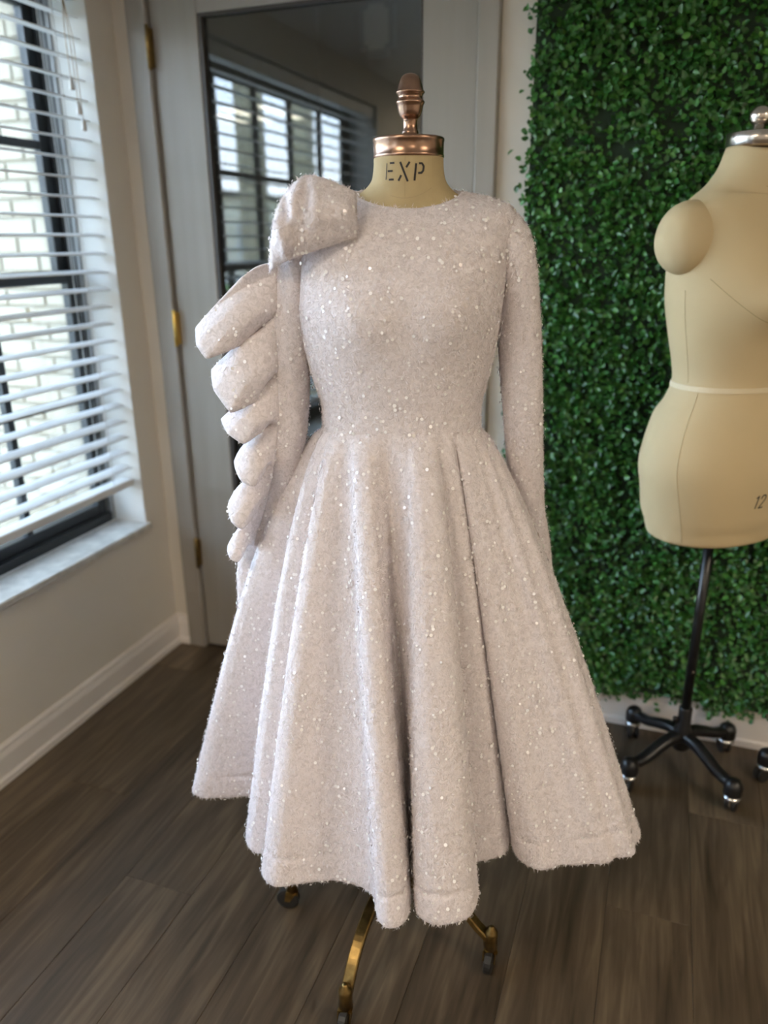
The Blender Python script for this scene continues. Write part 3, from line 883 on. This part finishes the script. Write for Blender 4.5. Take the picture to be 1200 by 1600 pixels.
sm = ruffle.modifiers.new('thick', 'SOLIDIFY'); sm.thickness = .0035; sm.offset = 0

# bow on the shoulder: a puffed, pinched loop
def bow():
    nu, nv = 44, 34
    # outline: bottom edge (left->right), top edge (left->right)
    bot = crom([(-.199, 1.357), (-.176, 1.371), (-.140, 1.384), (-.100, 1.396), (-.0655, 1.4055)], 11)
    top = crom([(-.193, 1.405), (-.178, 1.450), (-.146, 1.484), (-.118, 1.486), (-.0665, 1.4665)], 11)
    F, Bk = [], []
    for i in range(nu + 1):
        fu = i / nu
        b_, t_ = bot[min(i, len(bot) - 1)], top[min(i, len(top) - 1)]
        rf, rb = [], []
        for j in range(nv + 1):
            fv = j / nv
            x_ = b_[0] * (1 - fv) + t_[0] * fv; z_ = b_[1] * (1 - fv) + t_[1] * fv
            edge = (math.sin(math.pi * min(1, max(0, fv))) ** .55) * (min(1, (1 - fu) / .10) ** .5 if fu > .9 else 1) * (min(1, fu / .12) ** .5 if fu < .12 else 1)
            rid = 0.0
            for (c0, c1, w_, amp) in ((.20, .36, .045, .017), (.48, .30, .045, .013), (.72, .62, .06, .007), (.34, .44, .04, -.015), (.60, .45, .05, -.011)):
                rid += amp * math.exp(-((fu - (c0 * fv + c1 * (1 - fv))) / w_) ** 2) * (.35 + .65 * fv)
            # creases running in from the free edge
            rid += .0028 * math.sin((fv * 7 - fu * 2.5)) * fu + .0016 * math.sin(fv * 19 + fu * 9) * fu
            base = -.083 - .020 * (1 - abs(fu - .55)) + .030 * max(0, fv - .5)
            if fu < .3: base += .03 * (.3 - fu) / .3
            rf.append((x_, base - (.026 * edge + rid * edge), z_))
            rb.append((x_, base + .018 * edge, z_))
        F.append(rf); Bk.append(rb)
    rings = []
    for i in range(nu + 1):
        rings.append(np.array(F[i] + Bk[i][::-1]))
    return loft('bow', rings, M['cloth'], dr, cap0=True, cap1=True)
bow_o = bow()

# ---- sequins and pile, scattered over the cloth parts
def tri_soup(o, axis_of=lambda z: (0, 0), faces=None):
    me = o.data
    me.calc_loop_triangles()
    v = np.empty(len(me.vertices) * 3); me.vertices.foreach_get('co', v); v = v.reshape(-1, 3)
    t = np.empty(len(me.loop_triangles) * 3, dtype=np.int32); me.loop_triangles.foreach_get('vertices', t)
    t = t.reshape(-1, 3)
    pn = np.empty(len(me.polygons) * 3); me.polygons.foreach_get('normal', pn); pn = pn.reshape(-1, 3)
    ti = np.empty(len(me.loop_triangles), dtype=np.int32); me.loop_triangles.foreach_get('polygon_index', ti)
    if faces is not None:
        k = ti < faces
        t, ti = t[k], ti[k]
    tv, tn = v[t], pn[ti]
    if axis_of is not None:
        c = tv.mean(1); ax = np.array([axis_of(z_) for z_ in c[:, 2]])
        if np.sum((c[:, :2] - ax) * tn[:, :2]) < 0: tn = -tn
    return tv, tn
soups = [tri_soup(bodice), tri_soup(skirt, faces=(n_outer + 2) * len(C)), tri_soup(sleeve_r, lambda z: (.2 - .13 * (z - 1.13), .02)), tri_soup(sleeve_l, lambda z: (-.2 + .16 * (z - 1.08), .02)), tri_soup(ruffle, lambda z: (-.27, .3)), tri_soup(bow_o, lambda z: (-.13, -.085))]
TV = np.concatenate([s[0] for s in soups]); TN = np.concatenate([s[1] for s in soups])
# outward normals: flip those of the skirt that point in
AR = np.linalg.norm(np.cross(TV[:, 1] - TV[:, 0], TV[:, 2] - TV[:, 0]), axis=1) / 2
def scatter(n):
    i = rng.choice(len(TV), n, p=AR / AR.sum())
    a, b_ = rng.random(n), rng.random(n)
    k = a + b_ > 1; a[k], b_[k] = 1 - a[k], 1 - b_[k]
    P = TV[i, 0] + (TV[i, 1] - TV[i, 0]) * a[:, None] + (TV[i, 2] - TV[i, 0]) * b_[:, None]
    return P, TN[i]
def raw_mesh(name, v, nper, mat, parent):
    me = bpy.data.meshes.new(name)
    n = len(v) // nper
    me.vertices.add(len(v)); me.vertices.foreach_set('co', v.ravel())
    me.loops.add(len(v)); me.loops.foreach_set('vertex_index', np.arange(len(v), dtype=np.int32))
    me.polygons.add(n); me.polygons.foreach_set('loop_start', np.arange(n, dtype=np.int32) * nper)
    me.update(calc_edges=True)
    o = link(name, me, mat, parent); o['kind'] = 'stuff'
    return o
def basis(N):
    R_ = rng.normal(0, 1, N.shape)
    U = np.cross(N, R_); U /= np.linalg.norm(U, axis=1)[:, None]
    return U, np.cross(N, U)
P, N = scatter(4600)
Nt = N + rng.normal(0, .2, N.shape); Nt /= np.linalg.norm(Nt, axis=1)[:, None]
U, V = basis(Nt)
rs = rng.uniform(.0017, .0030, len(P))[:, None]
a8 = np.linspace(0, 2 * np.pi, 8, endpoint=False)
P2 = P + N * .0040
seq = np.stack([P2 + U * rs * math.cos(a) + V * rs * math.sin(a) for a in a8], 1).reshape(-1, 3)
raw_mesh('sequins', seq, 8, M['sequin'], dr)['label'] = 'small round shiny white sequins'
P, N = scatter(340000)
# fibres lie in small combed swirls
fl = np.zeros_like(P)
for k in range(14):
    w = rng.normal(0, 1, 3); w *= rng.uniform(280, 620) / np.linalg.norm(w)
    fl += np.sin(P @ w + rng.uniform(0, 6.28))[:, None] * rng.normal(0, 1, 3)
fl += rng.normal(0, 1.0, P.shape) + np.array([0, 0, -1.1])
U = fl - N * np.sum(fl * N, 1)[:, None]; U /= np.linalg.norm(U, axis=1)[:, None]
Dn = U + N * rng.uniform(.12, .7, len(N))[:, None]
Dn /= np.linalg.norm(Dn, axis=1)[:, None]
ln = rng.uniform(.004, .009, len(P))[:, None]; wd = rng.uniform(.0003, .0007, len(P))[:, None]
Sd = np.cross(Dn, N); Sd /= np.linalg.norm(Sd, axis=1)[:, None]
P0 = P - N * .0004
fib = np.stack([P0 - Sd * wd, P0 + Sd * wd, P0 + Dn * ln], 1).reshape(-1, 3)
raw_mesh('pile', fib, 3, M['pile'], dr)['label'] = 'soft white cloth pile'

# ------------------------------------------------------------------ second dress form by the hedge
F2 = Vector((1.748, -.240, 0))
def rolling_base(parent, rot, pole_top, off=Vector((0, 0, 0))):
    lathe('hub', [(.075, .02), (.08, .024), (.135, .024), (.15, .018), (.20, .0175), (.205, .016)], M['black_metal'], parent, 24, off)
    lathe('pole', [(.20, .0125), (pole_top, .0125)], M['black_metal'], parent, 20, off)
    for k in range(4):
        a = rot + k * math.pi / 2
        d = Vector((math.cos(a), math.sin(a), 0)); n = Vector((-d.y, d.x, 0))
        prof = [(.012, .118), (.05, .115), (.09, .100), (.122, .086), (.148, .080), (.172, .079)]
        path = crom([off + d * q + Vector((0, 0, z_)) for q, z_ in prof], 4)
        T = np.gradient(path, axis=0); rings = []
        for j, p in enumerate(path):
            t = Vector(T[j]).normalized(); u = t.cross(n).normalized(); p = Vector(p)
            hw = .0165 - .003 * j / len(path); ht = .0145 - .003 * j / len(path)
            rings.append(np.array([p + n * (hw * x_) + u * (ht * y_) for x_, y_ in ((-1, -.6), (-.6, -1), (.6, -1), (1, -.6), (1, .6), (.6, 1), (-.6, 1), (-1, .6))]))
        lg = loft('leg', rings, M['black_metal'], parent, cap0=True, cap1=True)
        e_ = off + d * .180
        cst = lathe('castor_cup', [(.050, .020), (.056, .0235), (.080, .0235), (.091, .019), (.098, .010), (.0995, .001)], M['black_metal'], lg, 20, e_)
        lathe('castor_ring', [(.036, .016), (.042, .0225), (.050, .0215)], M['chrome'], cst, 20, e_)
        wa = a + (1.2, 2.6, .5, 2.0)[k]
        wd_ = Vector((math.cos(wa), math.sin(wa), 0)); wn_ = Vector((-wd_.y, wd_.x, 0))
        for s in (-1, 1):
            c0 = e_ + wd_ * .008 + wn_ * (.009 * s) + Vector((0, 0, .0205))
            rings = []
            for q, r_ in ((-.0055, .015), (-.003, .0205), (.003, .0205), (.0055, .015)):
                aa = np.linspace(0, 2 * np.pi, 20, endpoint=False)
                rings.append(np.array([c0 + wn_ * q + wd_ * (r_ * math.cos(t)) + Vector((0, 0, r_ * math.sin(t))) for t in aa]))
            loft('wheel', rings, M['rubber'], cst, cap0=True, cap1=True, smooth=False)
        bm = bmesh.new(); c0 = e_ + wd_ * .004
        bm_box(bm, -.012, .012, -.003, .003, .018, .042)
        fk = bobj('fork', bm, M['chrome'], cst); fk.location = (c0.x, c0.y, 0); fk.rotation_euler = (0, 0, wa)

f2 = tag(empty('dress_form', F2, YAW), 'bare cream linen dress form on black rolling stand in front of hedge', 'dress form')
R2 = [(.735, .158, .108, .112, 0), (.743, .170, .116, .120, 0), (.77, .178, .121, .127, 0), (.80, .187, .130, .140, 0), (.86, .203, .138, .134, 0), (.905, .213, .141, .136, 0), (.945, .211, .139, .134, 0),
      (1.02, .186, .128, .130, 0), (1.06, .164, .117, .110, 0), (1.098, .150, .110, .102, 0), (1.14, .155, .114, .106, 0), (1.225, .178, .134, .120, 0), (1.28, .190, .150, .126, 0), (1.34, .195, .142, .126, 0),
      (1.40, .194, .119, .120, 0), (1.44, .192, .098, .108, 0), (1.464, .182, .087, .098, 0), (1.483, .158, .080, .090, 0), (1.500, .132, .076, .084, 0), (1.516, .114, .074, .080, 0), (1.540, .096, .071, .074, 0), (1.577, .080, .068, .070, 0)]
R2 = [(z, a, f, b_, c, z - (.018 if 1.49 < z < 1.58 else 0), z) for z, a, f, b_, c in R2]
D2, ring2, pt2 = make_surf(R2, 2.12)
tor = empty('torso_pivot'); bpy.data.objects.remove(tor)
ROT2 = Matrix.Rotation(math.radians(24), 4, 'Z')
rings = []
for i in range(len(D2)):
    rg = ring2(i, 96)
    for bx_ in (-.085, .085):
        w = np.exp(-(((rg[:, 0] - bx_) / .055) ** 2 + ((rg[:, 2] - 1.275) / .052) ** 2)) * (rg[:, 1] < 0)
        rg[:, 1] -= .026 * w
    rings.append(rg)
def bust(pt_):
    def f(x_, z_):
        p, n_ = pt_(x_, z_)
        for bx_ in (-.085, .085):
            p = p + np.array([0, -.026 * math.exp(-(((x_ - bx_) / .055) ** 2 + ((z_ - 1.275) / .052) ** 2)), 0])
        return p, n_
    return f
pt2b = bust(pt2)
def turn(o):
    o.matrix_local = ROT2; return o
turn(loft('torso', rings, M['linen'], f2, cap0=True, cap1=True))
def row2(z_):
    t = np.interp(z_, D2[:, 0], np.arange(len(D2))); k = int(min(t, len(D2) - 2)); return D2[k] * (1 - t + k) + D2[k + 1] * (t - k)
tp = []
for dz, g in ((-.0055, .0003), (-.005, .0016), (.005, .0016), (.0055, .0003)):
    rw = row2(1.094 + dz); a_ = np.linspace(-np.pi, np.pi, 72, endpoint=False)
    s_, c_ = np.sin(a_), np.cos(a_); q_ = 2 / 2.12
    tp.append(np.stack([(rw[1] + g) * np.sign(s_) * np.abs(s_) ** q_, np.where(c_ > 0, -(rw[2] + g), -(rw[3] + g)) * np.sign(c_) * np.abs(c_) ** q_, np.full(72, 1.094 + dz)], 1))
turn(loft('waist_tape', tp, M['linen_tape'], f2, smooth=False))
turn(strokes_join('bust_seam', [[(f_ * .19, 1.238 + .16 * (f_ + .35) ** 2 * (1.6 if f_ < -.35 else .2)) for f_ in np.linspace(-.93, -.35, 18)]], .0012, pt2b, M['seam'], f2))
M['seam_light'] = simple('linen_seam', (.50, .40, .235), rough=.9)
def seam2(name, ph0, ph1, z0, z1):
    pts = []
    for k in range(30):
        f_ = k / 29; z_ = z0 + (z1 - z0) * f_; a_ = math.radians(ph0 + (ph1 - ph0) * f_); rw = row2(z_); q_ = 2 / 2.12
        s_, c_ = math.sin(a_), math.cos(a_)
        pts.append((rw[1] * math.copysign(abs(s_) ** q_, s_), -(rw[2] if c_ > 0 else rw[3]) * math.copysign(abs(c_) ** q_, c_), z_))
    turn(tube(name, pts, .0009, M['seam_light'], f2, 6))
for sx in (-1, 1):
    seam2('side_seam', sx * 84, sx * 84, 1.105, 1.30)
    seam2('princess_seam', sx * 62, sx * 70, .748, 1.085)
turn(strokes_join('neck_seam', [[(x_, 1.492 + 1.6 * x_ * x_) for x_ in np.linspace(-.09, .09, 20)]], .0013, pt2b, M['seam'], f2))
nd = strokes_join('size_number', [[(x_ - .036, z_ + .028) for x_, z_ in q_] for q_ in ([(.004, .832), (.0105, .838), (.006, .807)], [(.0175, .830), (.022, .838), (.029, .838), (.0305, .831), (.027, .824), (.015, .8075), (.0275, .8095)])], .0032, pt2b, M['ink'], f2)
turn(nd)['label'] = 'black printed number 12'
# shoulder plates
for sx in (-1, 1):
    ringsA = []
    for k in range(14):
        t = k / 13
        xx = .128 + .118 * t
        s = (1 - max(0, (t - .40) / .60) ** 2.4) ** .5 if t < 1 else .02
        a = np.linspace(0, 2 * np.pi, 40, endpoint=False)
        ringsA.append(np.stack([np.full(40, sx * xx) + sx * .012 * np.sin(a) * -1 * (1 - t), .060 * s * np.cos(a) * (1 - .06 * np.sin(a)) + .004, 1.402 + .073 * s * np.sin(a)], 1))
    ap = turn(loft('shoulder_plate', ringsA, M['linen'], f2, cap0=True, cap1=True))
    q = ringsA[1]; cq = q.mean(0)
    tube('plate_seam', list(cq + (q - cq) * 1.006) + [cq + (q[0] - cq) * 1.006], .0009, M['seam'], ap, 5)
lathe('neck_cap', [(1.575, .060), (1.578, .064), (1.602, .064), (1.604, .062), (1.605, .012)], M['steel'], f2, 44, (-.016, 0, 0))
lathe('finial', [(z_ - .010, r_) for z_, r_ in ((1.612, .0125), (1.627, .0115), (1.629, .015), (1.633, .0195), (1.641, .0225), (1.650, .022), (1.659, .017), (1.664, .009), (1.666, .001))], M['steel'], f2, 28, (-.020, 0, 0))
lathe('base_plate', [(.713, .030), (.721, .045), (.734, .052)], M['black_metal'], f2, 32)
rolling_base(f2, math.radians(45) - YAW, .715, Vector((.02, .045, 0)))
lathe('lock_knob', [(.16, .002), (.162, .007), (.176, .007), (.178, .004)], M['black_metal'], f2, 12, (-.006, .041, 0))
box('height_mark', .017, .023, .0317, .0330, .318, .324, M['chrome'], f2)

# another rolling stand just past the picture's edge beside the form
s3 = tag(empty('rolling_stand', (2.128, -.246, 0), 0.0), 'black rolling stand base to the right of the bare form', 'stand')
rolling_base(s3, math.radians(150), 1.0)
lathe('stand_top', [(1.0, .03), (1.006, .04), (1.014, .04), (1.018, .03)], M['black_metal'], s3, 24)
